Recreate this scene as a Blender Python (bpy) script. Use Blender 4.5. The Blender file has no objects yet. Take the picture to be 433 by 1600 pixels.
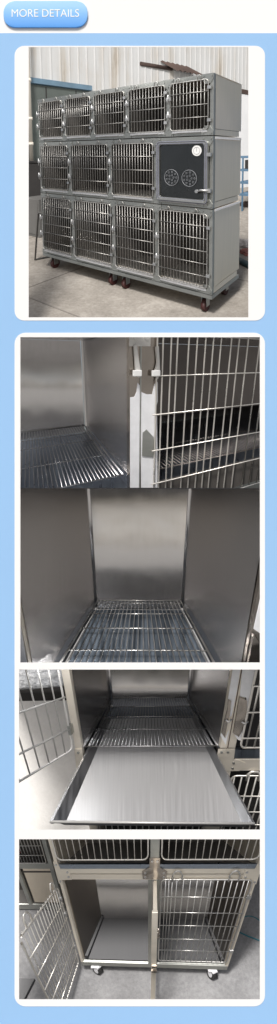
# A tall display board with five recessed dioramas (forced-perspective stage sets) of stainless steel
# animal kennels.  Every set is modelled in metres in its own upright coordinates (x right, y into the
# set, z up) and then built into the board as a shallow relief, the way museum dioramas are: true
# proportions at the front, gradually flattening towards the back of the set.
import bpy, bmesh, math, random
from mathutils import Vector, Matrix
random.seed(7)
sc = bpy.context.scene
col = sc.collection
U = 0.0025                      # metres per board unit
FD = 2000.0                     # design viewing distance of the board, in board units
EYE_U, EYE_V = 216.5, 800.0     # middle of the board
BASE_V = 1640.0                 # board foot (world z = 0)
EYE_Z = (BASE_V - EYE_V) * U

def board(u, v, d=0.0):         # a point on the board face (d = depth behind it, metres)
    return Vector(((u - EYE_U) * U, d, (BASE_V - v) * U))

# ------------------------------------------------------------------ materials
MATS = {}
def new_mat(name):
    m = bpy.data.materials.new(name); m.use_nodes = True
    MATS[name] = m
    nt = m.node_tree
    return m, nt, nt.nodes['Principled BSDF']

def noise(nt, scale=(1, 1, 1), sc_=5.0, detail=4.0, rough=.55, coord='Object'):
    tc = nt.nodes.new('ShaderNodeTexCoord'); mp = nt.nodes.new('ShaderNodeMapping')
    mp.inputs['Scale'].default_value = scale
    nt.links.new(tc.outputs[coord], mp.inputs['Vector'])
    n = nt.nodes.new('ShaderNodeTexNoise')
    n.inputs['Scale'].default_value = sc_; n.inputs['Detail'].default_value = detail
    n.inputs['Roughness'].default_value = rough
    nt.links.new(mp.outputs['Vector'], n.inputs['Vector'])
    return n

def ramp(nt, src, stops):
    r = nt.nodes.new('ShaderNodeValToRGB')
    e = r.color_ramp.elements
    while len(e) < len(stops): e.new(.5)
    for k, (p, c) in enumerate(stops):
        e[k].position = p; e[k].color = (*c, 1) if len(c) == 3 else c
    nt.links.new(src, r.inputs['Fac'])
    return r

def maprange(nt, src, a, b, lo=.3, hi=.7):
    m = nt.nodes.new('ShaderNodeMapRange')
    m.inputs['From Min'].default_value = lo; m.inputs['From Max'].default_value = hi
    m.inputs['To Min'].default_value = a; m.inputs['To Max'].default_value = b
    nt.links.new(src, m.inputs['Value'])
    return m

def steel(name, base, rough, grain=(1, 1, 60), var=.06, wave=0.0, aniso=0.0, wsc=3.0, rv=.2):
    m, nt, p = new_mat(name)
    p.inputs['Metallic'].default_value = 1
    n = noise(nt, grain, 6, 3)
    d = [c * (1 - var) for c in base]; l = [min(1, c * (1 + var)) for c in base]
    r = ramp(nt, n.outputs['Fac'], [(.25, d), (.75, l)])
    nt.links.new(r.outputs['Color'], p.inputs['Base Color'])
    mr = maprange(nt, n.outputs['Fac'], rough * (1 - rv), rough * (1 + rv))
    nt.links.new(mr.outputs['Result'], p.inputs['Roughness'])
    p.inputs['Anisotropic'].default_value = aniso
    if wave:
        w = noise(nt, (1, 1, 1), wsc, 1)
        b = nt.nodes.new('ShaderNodeBump'); b.inputs['Strength'].default_value = wave
        b.inputs['Distance'].default_value = .02
        nt.links.new(w.outputs['Fac'], b.inputs['Height'])
        nt.links.new(b.outputs['Normal'], p.inputs['Normal'])
    return m

def paint(name, base, rough=.5, var=.08, sc_=8, spec=.5, metallic=0, scale=(1, 1, 1)):
    m, nt, p = new_mat(name)
    n = noise(nt, scale, sc_, 6)
    d = [c * (1 - var) for c in base]; l = [min(1, c * (1 + var)) for c in base]
    r = ramp(nt, n.outputs['Fac'], [(.3, d), (.7, l)])
    nt.links.new(r.outputs['Color'], p.inputs['Base Color'])
    p.inputs['Roughness'].default_value = rough
    p.inputs['Specular IOR Level'].default_value = spec
    p.inputs['Metallic'].default_value = metallic
    return m

def concrete(name, dark, light, joint=None):
    m, nt, p = new_mat(name)
    n1 = noise(nt, (1, 1, 1), 5, 8, .65); n2 = noise(nt, (1, 1, 1), 70, 4, .7)
    mx = nt.nodes.new('ShaderNodeMix'); mx.data_type = 'FLOAT'; mx.inputs['Factor'].default_value = .38
    nt.links.new(n1.outputs['Fac'], mx.inputs['A']); nt.links.new(n2.outputs['Fac'], mx.inputs['B'])
    r = ramp(nt, mx.outputs['Result'], [(.33, dark), (.52, [(a + b) / 2 for a, b in zip(dark, light)]), (.66, light)])
    nt.links.new(r.outputs['Color'], p.inputs['Base Color'])
    p.inputs['Roughness'].default_value = .9
    b = nt.nodes.new('ShaderNodeBump'); b.inputs['Strength'].default_value = .4; b.inputs['Distance'].default_value = .004
    nt.links.new(n2.outputs['Fac'], b.inputs['Height']); nt.links.new(b.outputs['Normal'], p.inputs['Normal'])
    return m

steel('bank_frame_steel', (.42, .43, .41), .34, (1, 1, 4), .14)
steel('bank_side_steel', (.90, .81, .68), .30, (14, 14, .5), .03, rv=.05)
steel('bank_floor_steel', (.30, .29, .27), .45, (9, 9, .6), .1)
steel('bank_wire_steel', (.50, .49, .47), .45, (1, 1, 1), .05)
steel('wire_steel', (.68, .675, .66), .30, (1, 1, 1), .05)
steel('wire_bright_steel', (.66, .65, .63), .40, (1, 1, 1), .05)
steel('wire_warm_steel', (.76, .735, .69), .30, (1, 1, 1), .05)
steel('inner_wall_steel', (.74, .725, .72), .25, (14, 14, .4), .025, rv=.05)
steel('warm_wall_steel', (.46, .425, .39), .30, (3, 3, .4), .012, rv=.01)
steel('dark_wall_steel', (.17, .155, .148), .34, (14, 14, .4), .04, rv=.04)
steel('side_wall_steel', (.56, .545, .54), .26, (14, 14, .3), .02, rv=.03)
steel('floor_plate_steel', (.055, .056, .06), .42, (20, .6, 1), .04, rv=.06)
steel('tray_steel', (.70, .70, .71), .40, (60, .5, .5), .07, rv=.14)
steel('tray_shade_steel', (.30, .34, .40), .32, (9, 1, .5), .06)
steel('deep_tray_steel', (.15, .18, .22), .34, (9, 1, .5), .05)
steel('tray_edge_steel', (.50, .50, .51), .36, (9, 1, .5), .06)
steel('polished_frame_steel', (.84, .78, .68), .36, (1, 1, 4), .06)  # cream of reflected warm surroundings put into the base colour
steel('latch_steel', (.42, .38, .34), .24, (1, 1, 1), .2, .35, 0, 14)
steel('dark_rack_steel', (.46, .46, .47), .30, (1, 1, 1), .06)
steel('bolt_steel', (.62, .62, .62), .38, (1, 1, 1), .05)
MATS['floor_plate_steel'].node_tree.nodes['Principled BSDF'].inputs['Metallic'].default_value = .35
MATS['wire_bright_steel'].node_tree.nodes['Principled BSDF'].inputs['Metallic'].default_value = .3
MATS['wire_warm_steel'].node_tree.nodes['Principled BSDF'].inputs['Metallic'].default_value = .7
def dished(name, base_mat, length, b0, amp, wid, shift=0.0):
    # a sheet steel wall that is slightly dished: a broad, shallow relief running over its height
    m = MATS[base_mat].copy(); m.name = name; MATS[name] = m
    nt = m.node_tree; p = nt.nodes['Principled BSDF']
    tc = nt.nodes.new('ShaderNodeTexCoord'); sx = nt.nodes.new('ShaderNodeSeparateXYZ'); nt.links.new(tc.outputs['Generated'], sx.inputs['Vector'])
    def mth(op, a, b=None):
        n = nt.nodes.new('ShaderNodeMath'); n.operation = op
        for k, v in enumerate((a, b)):
            if v is None: continue
            if isinstance(v, (int, float)): n.inputs[k].default_value = v
            else: nt.links.new(v, n.inputs[k])
        return n.outputs[0]
    t = mth('DIVIDE', mth('SUBTRACT', sx.outputs['Z'], b0), wid)
    h = mth('MULTIPLY', mth('LOGARITHM', mth('COSH', t), math.e), amp * wid)
    h = mth('ADD', h, mth('MULTIPLY', sx.outputs['Z'], shift))
    # softly rounded towards the side edges
    e = mth('MULTIPLY', mth('POWER', mth('ABSOLUTE', mth('MULTIPLY', mth('SUBTRACT', sx.outputs['X'], .5), 2.0)), 8.0), -.012)
    h = mth('ADD', h, e)
    n2 = noise(nt, (1, 1, 1), 4, 2); h = mth('ADD', h, mth('MULTIPLY', n2.outputs['Fac'], .012))
    b = nt.nodes.new('ShaderNodeBump'); b.inputs['Strength'].default_value = 1; b.inputs['Distance'].default_value = length
    nt.links.new(h, b.inputs['Height']); nt.links.new(b.outputs['Normal'], p.inputs['Normal'])
dished('cell_wall_steel', 'inner_wall_steel', .50, .44, .19, .10, -.04)
dished('open_cell_wall_steel', 'inner_wall_steel', .50, .50, .17, .10, -.03)
dished('tray_cell_wall_steel', 'side_wall_steel', .50, .42, .12, .08, .02)
dished('bank_top_side_steel', 'bank_side_steel', .22, .5, .16, .25, .0)
dished('dark_back_steel', 'side_wall_steel', .40, .50, .12, .06)
dished('low_cell_wall_steel', 'inner_wall_steel', .40, .50, .12, .06)
MATS['polished_frame_steel'].node_tree.nodes['Principled BSDF'].inputs['Metallic'].default_value = .55
MATS['bank_side_steel'].node_tree.nodes['Principled BSDF'].inputs['Metallic'].default_value = .82
MATS['bank_top_side_steel'].node_tree.nodes['Principled BSDF'].inputs['Metallic'].default_value = .75
MATS['bank_frame_steel'].node_tree.nodes['Principled BSDF'].inputs['Metallic'].default_value = .85
MATS['tray_steel'].node_tree.nodes['Principled BSDF'].inputs['Metallic'].default_value = .7
paint('white_film', (.84, .85, .88), .45, .05, 30)
paint('bank_inner_steel', (.095, .088, .082), .5, .12, 3, .4)  # near-black instead of bare steel: darkness of unlit interiors put into the colour
paint('page_white', (.84, .84, .84), .6, .006, 3, .2)
paint('page_blue', (.305, .515, .80), .6, .012, 2, .2)
paint('letter_white', (.93, .93, .93), .5, .01, 3, .2)
paint('caster_rubber', (.065, .02, .018), .5, .2)
paint('caster_white', (.75, .75, .78), .45, .06)
paint('caster_black', (.03, .03, .03), .5, .1)
paint('pale_lower_wall', (.78, .79, .80), .6, .05)
paint('pale_pipe', (.80, .75, .66), .5, .08)
paint('blue_beam', (.13, .22, .30), .6, .2, 12)
paint('dark_green_wall', (.11, .13, .12), .8, .2, 6)
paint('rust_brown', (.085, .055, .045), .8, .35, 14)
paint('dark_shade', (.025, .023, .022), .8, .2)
paint('cabinet_grey', (.15, .147, .14), .6, .1)
paint('rack_blue', (.08, .17, .27), .5, .2)
paint('hose_teal', (.02, .17, .22), .4, .15)
paint('hose_dark', (.03, .06, .07), .5, .15)
paint('litter_red', (.30, .12, .10), .8, .35, 20)
paint('litter_pale', (.5, .47, .45), .8, .25, 20)
paint('dial_white', (.85, .85, .84), .4, .03)
paint('seal_violet', (.20, .205, .26), .3, .08)
paint('vent_grey', (.25, .26, .28), .4, .03)
paint('dial_grey', (.4, .4, .42), .4, .03)
paint('red_goods', (.28, .08, .08), .5, .3)
paint('shelf_black', (.02, .02, .022), .9, .1)
concrete('yard_concrete', (.20, .18, .155), (.47, .435, .39))
concrete('mortar', (.15, .135, .12), (.30, .275, .25))
concrete('pale_concrete', (.80, .78, .75), (.93, .91, .88))
concrete('cool_concrete', (.20, .20, .205), (.42, .42, .43))
concrete('plaza_concrete', (.34, .33, .31), (.45, .44, .42))

def cladding():
    m, nt, p = new_mat('pale_cladding')
    n = noise(nt, (9, 9, .5), 2.0, 6, .6); n2 = noise(nt, (1, 1, 1), 4, 6)
    mx = nt.nodes.new('ShaderNodeMix'); mx.data_type = 'FLOAT'; mx.inputs['Factor'].default_value = .3
    nt.links.new(n.outputs['Fac'], mx.inputs['A']); nt.links.new(n2.outputs['Fac'], mx.inputs['B'])
    r = ramp(nt, mx.outputs['Result'], [(.31, (.26, .20, .14)), (.39, (.52, .49, .44)), (.49, (.60, .605, .60)), (.7, (.68, .70, .71))])
    nt.links.new(r.outputs['Color'], p.inputs['Base Color']); p.inputs['Roughness'].default_value = .55
cladding()

def wrap():
    m, nt, p = new_mat('plastic_wrap')
    n = noise(nt, (1, 1, 1), 40, 5, .6)
    r = ramp(nt, n.outputs['Fac'], [(.3, (.42, .44, .48)), (.7, (.85, .87, .90))])
    nt.links.new(r.outputs['Color'], p.inputs['Base Color']); p.inputs['Roughness'].default_value = .25
    b = nt.nodes.new('ShaderNodeBump'); b.inputs['Strength'].default_value = .9; b.inputs['Distance'].default_value = .02
    nt.links.new(n.outputs['Fac'], b.inputs['Height']); nt.links.new(b.outputs['Normal'], p.inputs['Normal'])
wrap()

def acrylic():
    m, nt, p = new_mat('smoked_acrylic')
    out = nt.nodes['Material Output']; nt.nodes.remove(p)
    n = noise(nt, (1, 1, 1), 6, 3)
    tr = nt.nodes.new('ShaderNodeBsdfTransparent')
    r = ramp(nt, n.outputs['Fac'], [(.3, (.74, .76, .78)), (.7, (.82, .84, .86))]); nt.links.new(r.outputs['Color'], tr.inputs['Color'])
    gl = nt.nodes.new('ShaderNodeBsdfGlossy'); gl.inputs['Roughness'].default_value = .08
    fr = nt.nodes.new('ShaderNodeFresnel'); fr.inputs['IOR'].default_value = 1.6
    mx = nt.nodes.new('ShaderNodeMixShader')
    nt.links.new(fr.outputs['Fac'], mx.inputs['Fac']); nt.links.new(tr.outputs['BSDF'], mx.inputs[1]); nt.links.new(gl.outputs['BSDF'], mx.inputs[2])
    nt.links.new(mx.outputs['Shader'], out.inputs['Surface'])
acrylic()

def plate_mat():
    m, nt, p = new_mat('plate_blue')
    tc = nt.nodes.new('ShaderNodeTexCoord'); sx = nt.nodes.new('ShaderNodeSeparateXYZ')
    nt.links.new(tc.outputs['Generated'], sx.inputs['Vector'])
    r = ramp(nt, sx.outputs['Z'], [(0, (.08, .30, .74)), (.12, (.13, .37, .83)), (.5, (.24, .50, .88)), (.8, (.36, .62, .90)), (1, (.40, .66, .9))])
    nt.links.new(r.outputs['Color'], p.inputs['Base Color']); p.inputs['Roughness'].default_value = .5
    p.inputs['Specular IOR Level'].default_value = .2
plate_mat()

# ------------------------------------------------------------------ object helpers
def tag(o, label=None, cat=None, group=None, kind=None):
    if label: o['label'] = label
    if cat: o['category'] = cat
    if group: o['group'] = group
    if kind: o['kind'] = kind
    return o

def empty(name, loc):
    o = bpy.data.objects.new(name, None); o.empty_display_size = .05
    o.location = loc; col.objects.link(o)
    return o

def link_mesh(name, bm, mat, parent=None, origin=None):
    me = bpy.data.meshes.new(name)
    org = Vector(origin) if origin is not None else Vector((0, 0, 0))
    for v in bm.verts: v.co -= org
    bm.to_mesh(me); bm.free()
    me.materials.append(MATS[mat])
    o = bpy.data.objects.new(name, me); col.objects.link(o)
    return o

def wpos(o):                    # world position along the parent chain (no rotations are used)
    p = Vector((0, 0, 0))
    while o is not None:
        p += o.location; o = o.parent
    return p

class Set:
    """one diorama: its design viewpoint, its window in the board and the relief it is built as"""
    def __init__(s, cam, mid, rect, margin, zf, gap=4.0):
        s.C = Vector(cam[:3]); yaw, pitch, roll = cam[3:6]; s.f = cam[6]; s.mid = mid
        cy, sy, cp, sp = math.cos(yaw), math.sin(yaw), math.cos(pitch), math.sin(pitch)
        f = Vector((sy * cp, cy * cp, -sp)); r = Vector((cy, -sy, 0)); d = f.cross(r)
        cr, sr = math.cos(roll), math.sin(roll)
        s.right, s.down, s.fwd = cr * r + sr * d, -sr * r + cr * d, f
        s.rect = rect; s.margin = margin; s.zf = zf
        Z0 = FD + gap
        s.a = s.f * zf / (FD * Z0); s.b = (1 - s.f / FD) / Z0
        s.a *= 1.0
    def stage(s, p):            # set coordinates -> built position (relief)
        q = Vector(p) - s.C
        x, y, z = q.dot(s.right), q.dot(s.down), q.dot(s.fwd)
        Z = 1.0 / (s.a / z + s.b)
        u = s.mid[0] + s.f * x / z; v = s.mid[1] + s.f * y / z
        return Vector(((u - EYE_U) / FD * Z * U, (Z - FD) * U, EYE_Z + (EYE_V - v) / FD * Z * U))
    def crop(s, bm):            # keep only what stands inside the box behind the window
        u0, v0, u1, v1 = s.rect; l, t, r, b = s.margin
        planes = [(s.fwd, s.C + s.fwd * s.zf)]
        planes.append((s.right * s.f - s.fwd * (u0 - l - s.mid[0]), s.C))
        planes.append((-(s.right * s.f - s.fwd * (u1 + r - s.mid[0])), s.C))
        planes.append((s.down * s.f - s.fwd * (v0 - t - s.mid[1]), s.C))
        planes.append((-(s.down * s.f - s.fwd * (v1 + b - s.mid[1])), s.C))
        for n, c in planes:
            bmesh.ops.bisect_plane(bm, geom=bm.verts[:] + bm.edges[:] + bm.faces[:], dist=1e-6,
                                   plane_co=c, plane_no=n.normalized(), clear_inner=True)
    def face(s, u, v, y=0.0):   # the point of the upright plane y seen at board position u, v
        d = s.right * ((u - s.mid[0]) / s.f) + s.down * ((v - s.mid[1]) / s.f) + s.fwd
        return s.C + d * ((y - s.C.y) / d.y)
    def floor(s, u, v, z=0.0):
        d = s.right * ((u - s.mid[0]) / s.f) + s.down * ((v - s.mid[1]) / s.f) + s.fwd
        return s.C + d * ((z - s.C.z) / d.z)
    def thing(s, name, at, label, cat, group=None):
        o = empty(name, s.stage(at)); tag(o, label, cat, group); return o
    def put(s, name, bm, mat, parent=None, label=None, cat=None, group=None, kind=None):
        bmesh.ops.recalc_face_normals(bm, faces=bm.faces[:])
        s.crop(bm)
        if not bm.faces: bm.free(); return None
        for v in bm.verts: v.co = s.stage(v.co)
        first = None
        for piece in pieces(bm):
            if parent is not None:
                org = wpos(parent)
            else:
                mn = [min(v.co[k] for v in piece.verts) for k in range(3)]; mx = [max(v.co[k] for v in piece.verts) for k in range(3)]
                org = Vector(((mn[0] + mx[0]) / 2, (mn[1] + mx[1]) / 2, mn[2]))
            o = link_mesh(name, piece, mat, parent, org)
            if parent is not None: o.parent = parent
            else: o.location = org
            tag(o, label, cat, group, kind)
            first = first or o
        return first

def pieces(bm):
    """one bmesh per far-apart piece, so that every piece becomes a part of its own"""
    bm.verts.index_update(); nv = len(bm.verts); par = list(range(nv))
    def root(i):
        while par[i] != i: par[i] = par[par[i]]; i = par[i]
        return i
    for e in bm.edges:
        a, b = root(e.verts[0].index), root(e.verts[1].index)
        if a != b: par[a] = b
    isl = {}
    for v in bm.verts: isl.setdefault(root(v.index), []).append(v)
    keys = list(isl)
    if len(keys) == 1 or len(keys) > 150: return [bm]
    bb = []
    for k in keys:
        vs = isl[k]; bb.append(([min(v.co[i] for v in vs) for i in range(3)], [max(v.co[i] for v in vs) for i in range(3)]))
    sz = [max(h[i] - l[i] for i in range(3)) for l, h in bb]
    gp = list(range(len(keys)))
    def groot(i):
        while gp[i] != i: i = gp[i]
        return i
    for i in range(len(keys)):
        for j in range(i + 1, len(keys)):
            g = math.sqrt(sum(max(0, bb[i][0][k] - bb[j][1][k], bb[j][0][k] - bb[i][1][k]) ** 2 for k in range(3)))
            if g <= max(.019, .49 * max(sz[i], sz[j])):
                a, b = groot(i), groot(j)
                if a != b: gp[a] = b
    groups = {}
    for i in range(len(keys)): groups.setdefault(groot(i), []).append(keys[i])
    if len(groups) == 1: return [bm]
    out = []
    for ks in groups.values():
        nb = bmesh.new(); mp = {}
        for k in ks:
            for v in isl[k]: mp[v] = nb.verts.new(v.co)
        for f in bm.faces:
            if f.verts[0] in mp:
                nf = nb.faces.new([mp[v] for v in f.verts]); nf.smooth = f.smooth
        out.append(nb)
    bm.free()
    return out

# ------------------------------------------------------------------ shapes
def NB(): return bmesh.new()
def box(bm, x0, x1, y0, y1, z0, z1, bev=0.0):
    vs = [bm.verts.new(c) for c in ((x0, y0, z0), (x1, y0, z0), (x1, y1, z0), (x0, y1, z0), (x0, y0, z1), (x1, y0, z1), (x1, y1, z1), (x0, y1, z1))]
    fs = [bm.faces.new([vs[i] for i in f]) for f in ((0, 3, 2, 1), (4, 5, 6, 7), (0, 1, 5, 4), (1, 2, 6, 5), (2, 3, 7, 6), (3, 0, 4, 7))]
    if bev:
        es = list({e for f in fs for e in f.edges})
        bmesh.ops.bevel(bm, geom=es, offset=bev, segments=2, affect='EDGES', profile=.5)
    return bm
def tube(bm, pts, r, n=6, closed=False, r2=None):
    pts = [Vector(p) for p in pts]; N = len(pts); rings = []
    up = None
    for i, p in enumerate(pts):
        a = pts[(i - 1) % N] if (closed or i > 0) else p
        b = pts[(i + 1) % N] if (closed or i < N - 1) else p
        t = (b - a).normalized()
        if up is None:
            up = Vector((0, 0, 1)) if abs(t.z) < .9 else Vector((1, 0, 0))
        s_ = t.cross(up)
        if s_.length < 1e-4: s_ = t.orthogonal()
        s_.normalize(); up = s_.cross(t).normalized()
        rr = r if r2 is None else r + (r2 - r) * i / max(1, N - 1)
        rings.append([bm.verts.new(p + rr * (math.cos(2 * math.pi * k / n) * s_ + math.sin(2 * math.pi * k / n) * up)) for k in range(n)])
    for i in range(N if closed else N - 1):
        A, B = rings[i], rings[(i + 1) % N]
        for k in range(n):
            f = bm.faces.new((A[k], A[(k + 1) % n], B[(k + 1) % n], B[k])); f.smooth = True
    if not closed:
        bm.faces.new(rings[0][::-1]); bm.faces.new(rings[-1])
    return bm
def disc(bm, c, axis, r, h, n=20):
    c = Vector(c); ax = Vector(axis).normalized(); a = ax.orthogonal().normalized(); b = ax.cross(a)
    lo = [bm.verts.new(c + r * (math.cos(2 * math.pi * k / n) * a + math.sin(2 * math.pi * k / n) * b)) for k in range(n)]
    hi = [bm.verts.new(v.co + ax * h) for v in lo]
    bm.faces.new(lo[::-1]); bm.faces.new(hi)
    for k in range(n):
        f = bm.faces.new((lo[k], lo[(k + 1) % n], hi[(k + 1) % n], hi[k])); f.smooth = True
    return bm
def ring(bm, c, axis, R, r, n=20, m=6):
    c = Vector(c); ax = Vector(axis).normalized(); a = ax.orthogonal().normalized(); b = ax.cross(a)
    return tube(bm, [c + R * (math.cos(2 * math.pi * k / n) * a + math.sin(2 * math.pi * k / n) * b) for k in range(n)], r, m, True)
def slab(bm, poly, y0, y1):     # polygon in (x, z), extruded in y
    lo = [bm.verts.new((x, y0, z)) for x, z in poly]; hi = [bm.verts.new((x, y1, z)) for x, z in poly]
    n = len(poly)
    bm.faces.new(lo); bm.faces.new(hi[::-1])
    for k in range(n): bm.faces.new((lo[k], hi[k], hi[(k + 1) % n], lo[(k + 1) % n]))
    return bm
def rrect(x0, z0, x1, z1, r, n=4):
    o = []
    for cx, cz, a in ((x1 - r, z1 - r, 0), (x0 + r, z1 - r, 90), (x0 + r, z0 + r, 180), (x1 - r, z0 + r, 270)):
        for k in range(n + 1):
            t = math.radians(a + 90 * k / n); o.append((cx + r * math.cos(t), cz + r * math.sin(t)))
    return o
def sheet(bm, pts):
    bm.faces.new([bm.verts.new(p) for p in pts]); return bm
def panel_grid(bm, P, nu, nv, smooth=True):
    g = [[bm.verts.new(P(i / nu, j / nv)) for j in range(nv + 1)] for i in range(nu + 1)]
    for i in range(nu):
        for j in range(nv):
            f = bm.faces.new((g[i][j], g[i + 1][j], g[i + 1][j + 1], g[i][j + 1])); f.smooth = smooth
    return bm
def wire_door(bm, x0, x1, z0, z1, y, r, xs, zs, cr=.03, rb=None):
    """rounded frame rod, upright bars xs, cross wires zs"""
    rb = rb or r * .75
    tube(bm, [(x, y, z) for x, z in rrect(x0, z0, x1, z1, cr)], r, 6, True)
    for x in xs: tube(bm, [(x, y, z0), (x, y, z1)], rb)
    for z in zs: tube(bm, [(x0 - r, y - r - rb * .6, z), (x1 + r, y - r - rb * .6, z)], rb)
    return bm
def spread(a, b, n): return [a + (b - a) * (k + 1) / (n + 1) for k in range(n)]

# ------------------------------------------------------------------ the five windows (u0, v0, u1, v1)
W1, W2, W3, W4, W5 = (45, 74, 388, 496), (32, 527, 406, 762), (32, 764, 406, 1035), (30, 1046, 406, 1296), (30, 1311, 406, 1561)
S1 = Set([3.2707, -2.5238, 1.3497, -.6377, .0875, .0099, 542.08], (216.5, 285), W1, (40, 60, 40, 6), 2.55)
S2 = Set([-.3864, -.8613, .5308, .4336, .2429, -.0098, 366.98], (219, 645), W2, (40, 20, 40, 0.6), .84)
S3 = Set([.312, -.4348, .475, -.0047, .258, -.0022, 280.53], (219, 899), W3, (40, 0.6, 40, 4), .40)
S4 = Set([.2981, -.8714, .4569, -.0482, .4881, .0268, 353.05], (219, 1171), W4, (40, 4, 40, 5), .60)
S5 = Set([.594, -1.1276, 1.2162, -.078, .5929, .028, 306.2], (219, 1436), W5, (40, 5, 40, 30), .84)

# ================================================================== the board
def holed(bm, outer, holes, y0, y1):
    """flat plate in the board plane with rectangular windows cut through it"""
    loops = []
    for y in (y0, y1):
        es = []
        for poly in [outer] + holes:
            vs = [bm.verts.new((x, y, z)) for x, z in poly]
            es += [bm.edges.new((vs[k], vs[(k + 1) % len(vs)])) for k in range(len(vs))]
            loops.append(vs)
        bmesh.ops.triangle_fill(bm, use_beauty=True, use_dissolve=False, edges=es)
    h = len(loops) // 2
    for A, B in zip(loops[:h], loops[h:]):
        for k in range(len(A)):
            bm.faces.new((A[k], A[(k + 1) % len(A)], B[(k + 1) % len(B)], B[k]))
    bmesh.ops.recalc_face_normals(bm, faces=bm.faces[:])
    return bm
def brect(r, g=0):
    u0, v0, u1, v1 = r
    a, b = board(u0 - g, v1 + g), board(u1 + g, v0 - g)
    return [(a.x, a.z), (b.x, a.z), (b.x, b.z), (a.x, b.z)]
def brr(u0, v0, u1, v1, rad):
    a, b = board(u0, v1), board(u1, v0)
    return rrect(a.x, a.z, b.x, b.z, rad * U, 6)
W23 = (32, 527, 406, 1035)
bd = empty('display_board', board(216.5, BASE_V))
tag(bd, 'tall blue and white product board with five picture windows', 'display board')
def bput(name, bm, mat, parent): 
    o = link_mesh(name, bm, mat, parent, wpos(parent)); o.parent = parent; return o
bput('backing_panel', holed(NB(), brect((-14, -14, 447, BASE_V)), [brect(W1, 1), brect(W23, 1), brect(W4, 1), brect(W5, 1)], .0005, .0040), 'page_white', bd)
bput('blue_panel', holed(NB(), brect((-12, 52, 445, 1632)), [brect(W1, .5), brect(W23, .5), brect(W4, .5), brect(W5, .5)], -.0015, .0003), 'page_blue', bd)
tag(bput('photo_card', holed(NB(), brr(23, 72, 414, 501, 15), [brect(W1)], -.0030, -.0017), 'page_white', bd), 'upper white card with one window')
tag(bput('photo_card', holed(NB(), brr(23, 520, 414, 1572, 17), [brect(W23), brect(W4), brect(W5)], -.0030, -.0017), 'page_white', bd), 'long lower white card with four windows')
def shelf(u0, u1, v, depth, th=1.2):     # thin shelf between two sets, running back from the board
    bm = NB(); P = []
    for d in (4, depth):
        for vv in (v - th / 2, v + th / 2):
            for u in (u0, u1):
                Z = FD + d
                P.append(bm.verts.new(((u - EYE_U) / FD * Z * U, d * U, EYE_Z + (EYE_V - vv) / FD * Z * U)))
    for f in ((0, 1, 3, 2), (4, 6, 7, 5), (0, 4, 5, 1), (2, 3, 7, 6), (0, 2, 6, 4), (1, 5, 7, 3)):
        bm.faces.new([P[i] for i in f])
    bmesh.ops.recalc_face_normals(bm, faces=bm.faces[:])
    return bm
for v, dp in ((763, 330), (1040.5, 330), (1303.5, 430)):
    bput('shelf', shelf(-10, 443, v, dp), 'shelf_black', bd)

# heading plate
hp = empty('heading_plate', board(71, 44, -.004))
tag(hp, 'glossy blue rounded plate reading MORE DETAILS at the top left of the board', 'sign')
bm = NB(); a, b = board(6, 44), board(137, 3)
slab(bm, rrect(a.x, a.z, b.x, b.z, 17 * U, 8), -.010, -.002)
es = [e for e in bm.edges if all(abs(v.co.y + .010) < 1e-6 for v in e.verts)]
bmesh.ops.bevel(bm, geom=es, offset=.003, segments=3, affect='EDGES', profile=.5)
bmesh.ops.recalc_face_normals(bm, faces=bm.faces[:])
bput('plate', bm, 'plate_blue', hp)
cu = bpy.data.curves.new('lettering', 'FONT'); cu.body = 'MORE DETAILS'; cu.size = 17.2 * U; cu.extrude = .0006; cu.offset = -.0003
cu.align_x = 'CENTER'
tmp = bpy.data.objects.new('lettering', cu); col.objects.link(tmp)
bpy.context.view_layer.update()
me = bpy.data.meshes.new_from_object(tmp.evaluated_get(bpy.context.evaluated_depsgraph_get()))
bpy.data.objects.remove(tmp)
wd = max(v.co.x for v in me.vertices) - min(v.co.x for v in me.vertices)
me.transform(Matrix.Rotation(math.radians(90), 4, 'X') @ Matrix.Diagonal((105 * U / wd, 1, 1, 1)))
me.transform(Matrix.Translation(board(71, 28, -.0108) - wpos(hp)))
me.materials.clear(); me.materials.append(MATS['letter_white'])
lt = bpy.data.objects.new('lettering', me); col.objects.link(lt); lt.parent = hp

# ================================================================== SET 1: bank of kennels in a yard
S = S1
W, D, H, Z0, H3, H2 = 2.1276, .5935, 1.95, .16, .8933, 1.4717
def gr(S, name, mat, z, x0, x1, y0, y1):
    bm = NB(); panel_grid(bm, lambda a, b: (x0 + (x1 - x0) * a, y0 + (y1 - y0) * b, z), 24, 24, False)
    return S.put(name, bm, mat, kind='structure')
gr(S, 'ground', 'yard_concrete', 0, -7, 9, -3, 13)
bm = NB()                        # slab joints in the concrete are shallow dark strips of mortar
for x in (-1.35, .35, 2.9): box(bm, x, x + .012, -3, 9, -.002, .0035)
for y in (-.62, .95, 3.1): box(bm, -6, 8, y, y + .012, -.002, .0030)
S.put('mortar_joint', bm, 'mortar', kind='structure')
# shed behind
sd = S.thing('shed', S.floor(216, 330), 'pale corrugated metal shed standing behind the bank of kennels', 'shed')
K1 = 7.6 / 5.5
base = S.C + S.fwd * 7.6 + S.right * ((50 - 216.5) / S.f * 7.6); base.z = 0
dirw = (S.right * .757 + S.fwd * .653); dirw.z = 0; dirw.normalize()
nrm = Vector((-dirw.y, dirw.x, 0))
if nrm.dot(S.fwd) > 0: nrm = -nrm
def hz(z): return 1.35 + (z - 1.35) * K1
def wl(t, z, off=0): return base + dirw * t + nrm * off + Vector((0, 0, z))
def wp(u, v):                    # (t, z) on the shed wall
    d = S.right * ((u - S.mid[0]) / S.f) + S.down * ((v - S.mid[1]) / S.f) + S.fwd
    p = S.C + d * ((base - S.C).dot(nrm) / d.dot(nrm))
    return (p - base).dot(dirw), p.z
bm = NB(); prof = []; t = -2.5
while t < 13:
    w_ = .235
    prof += [(t, 0), (t + w_ - .045, 0), (t + w_ - .030, .035), (t + w_ - .012, .035)]
    t += w_
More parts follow.
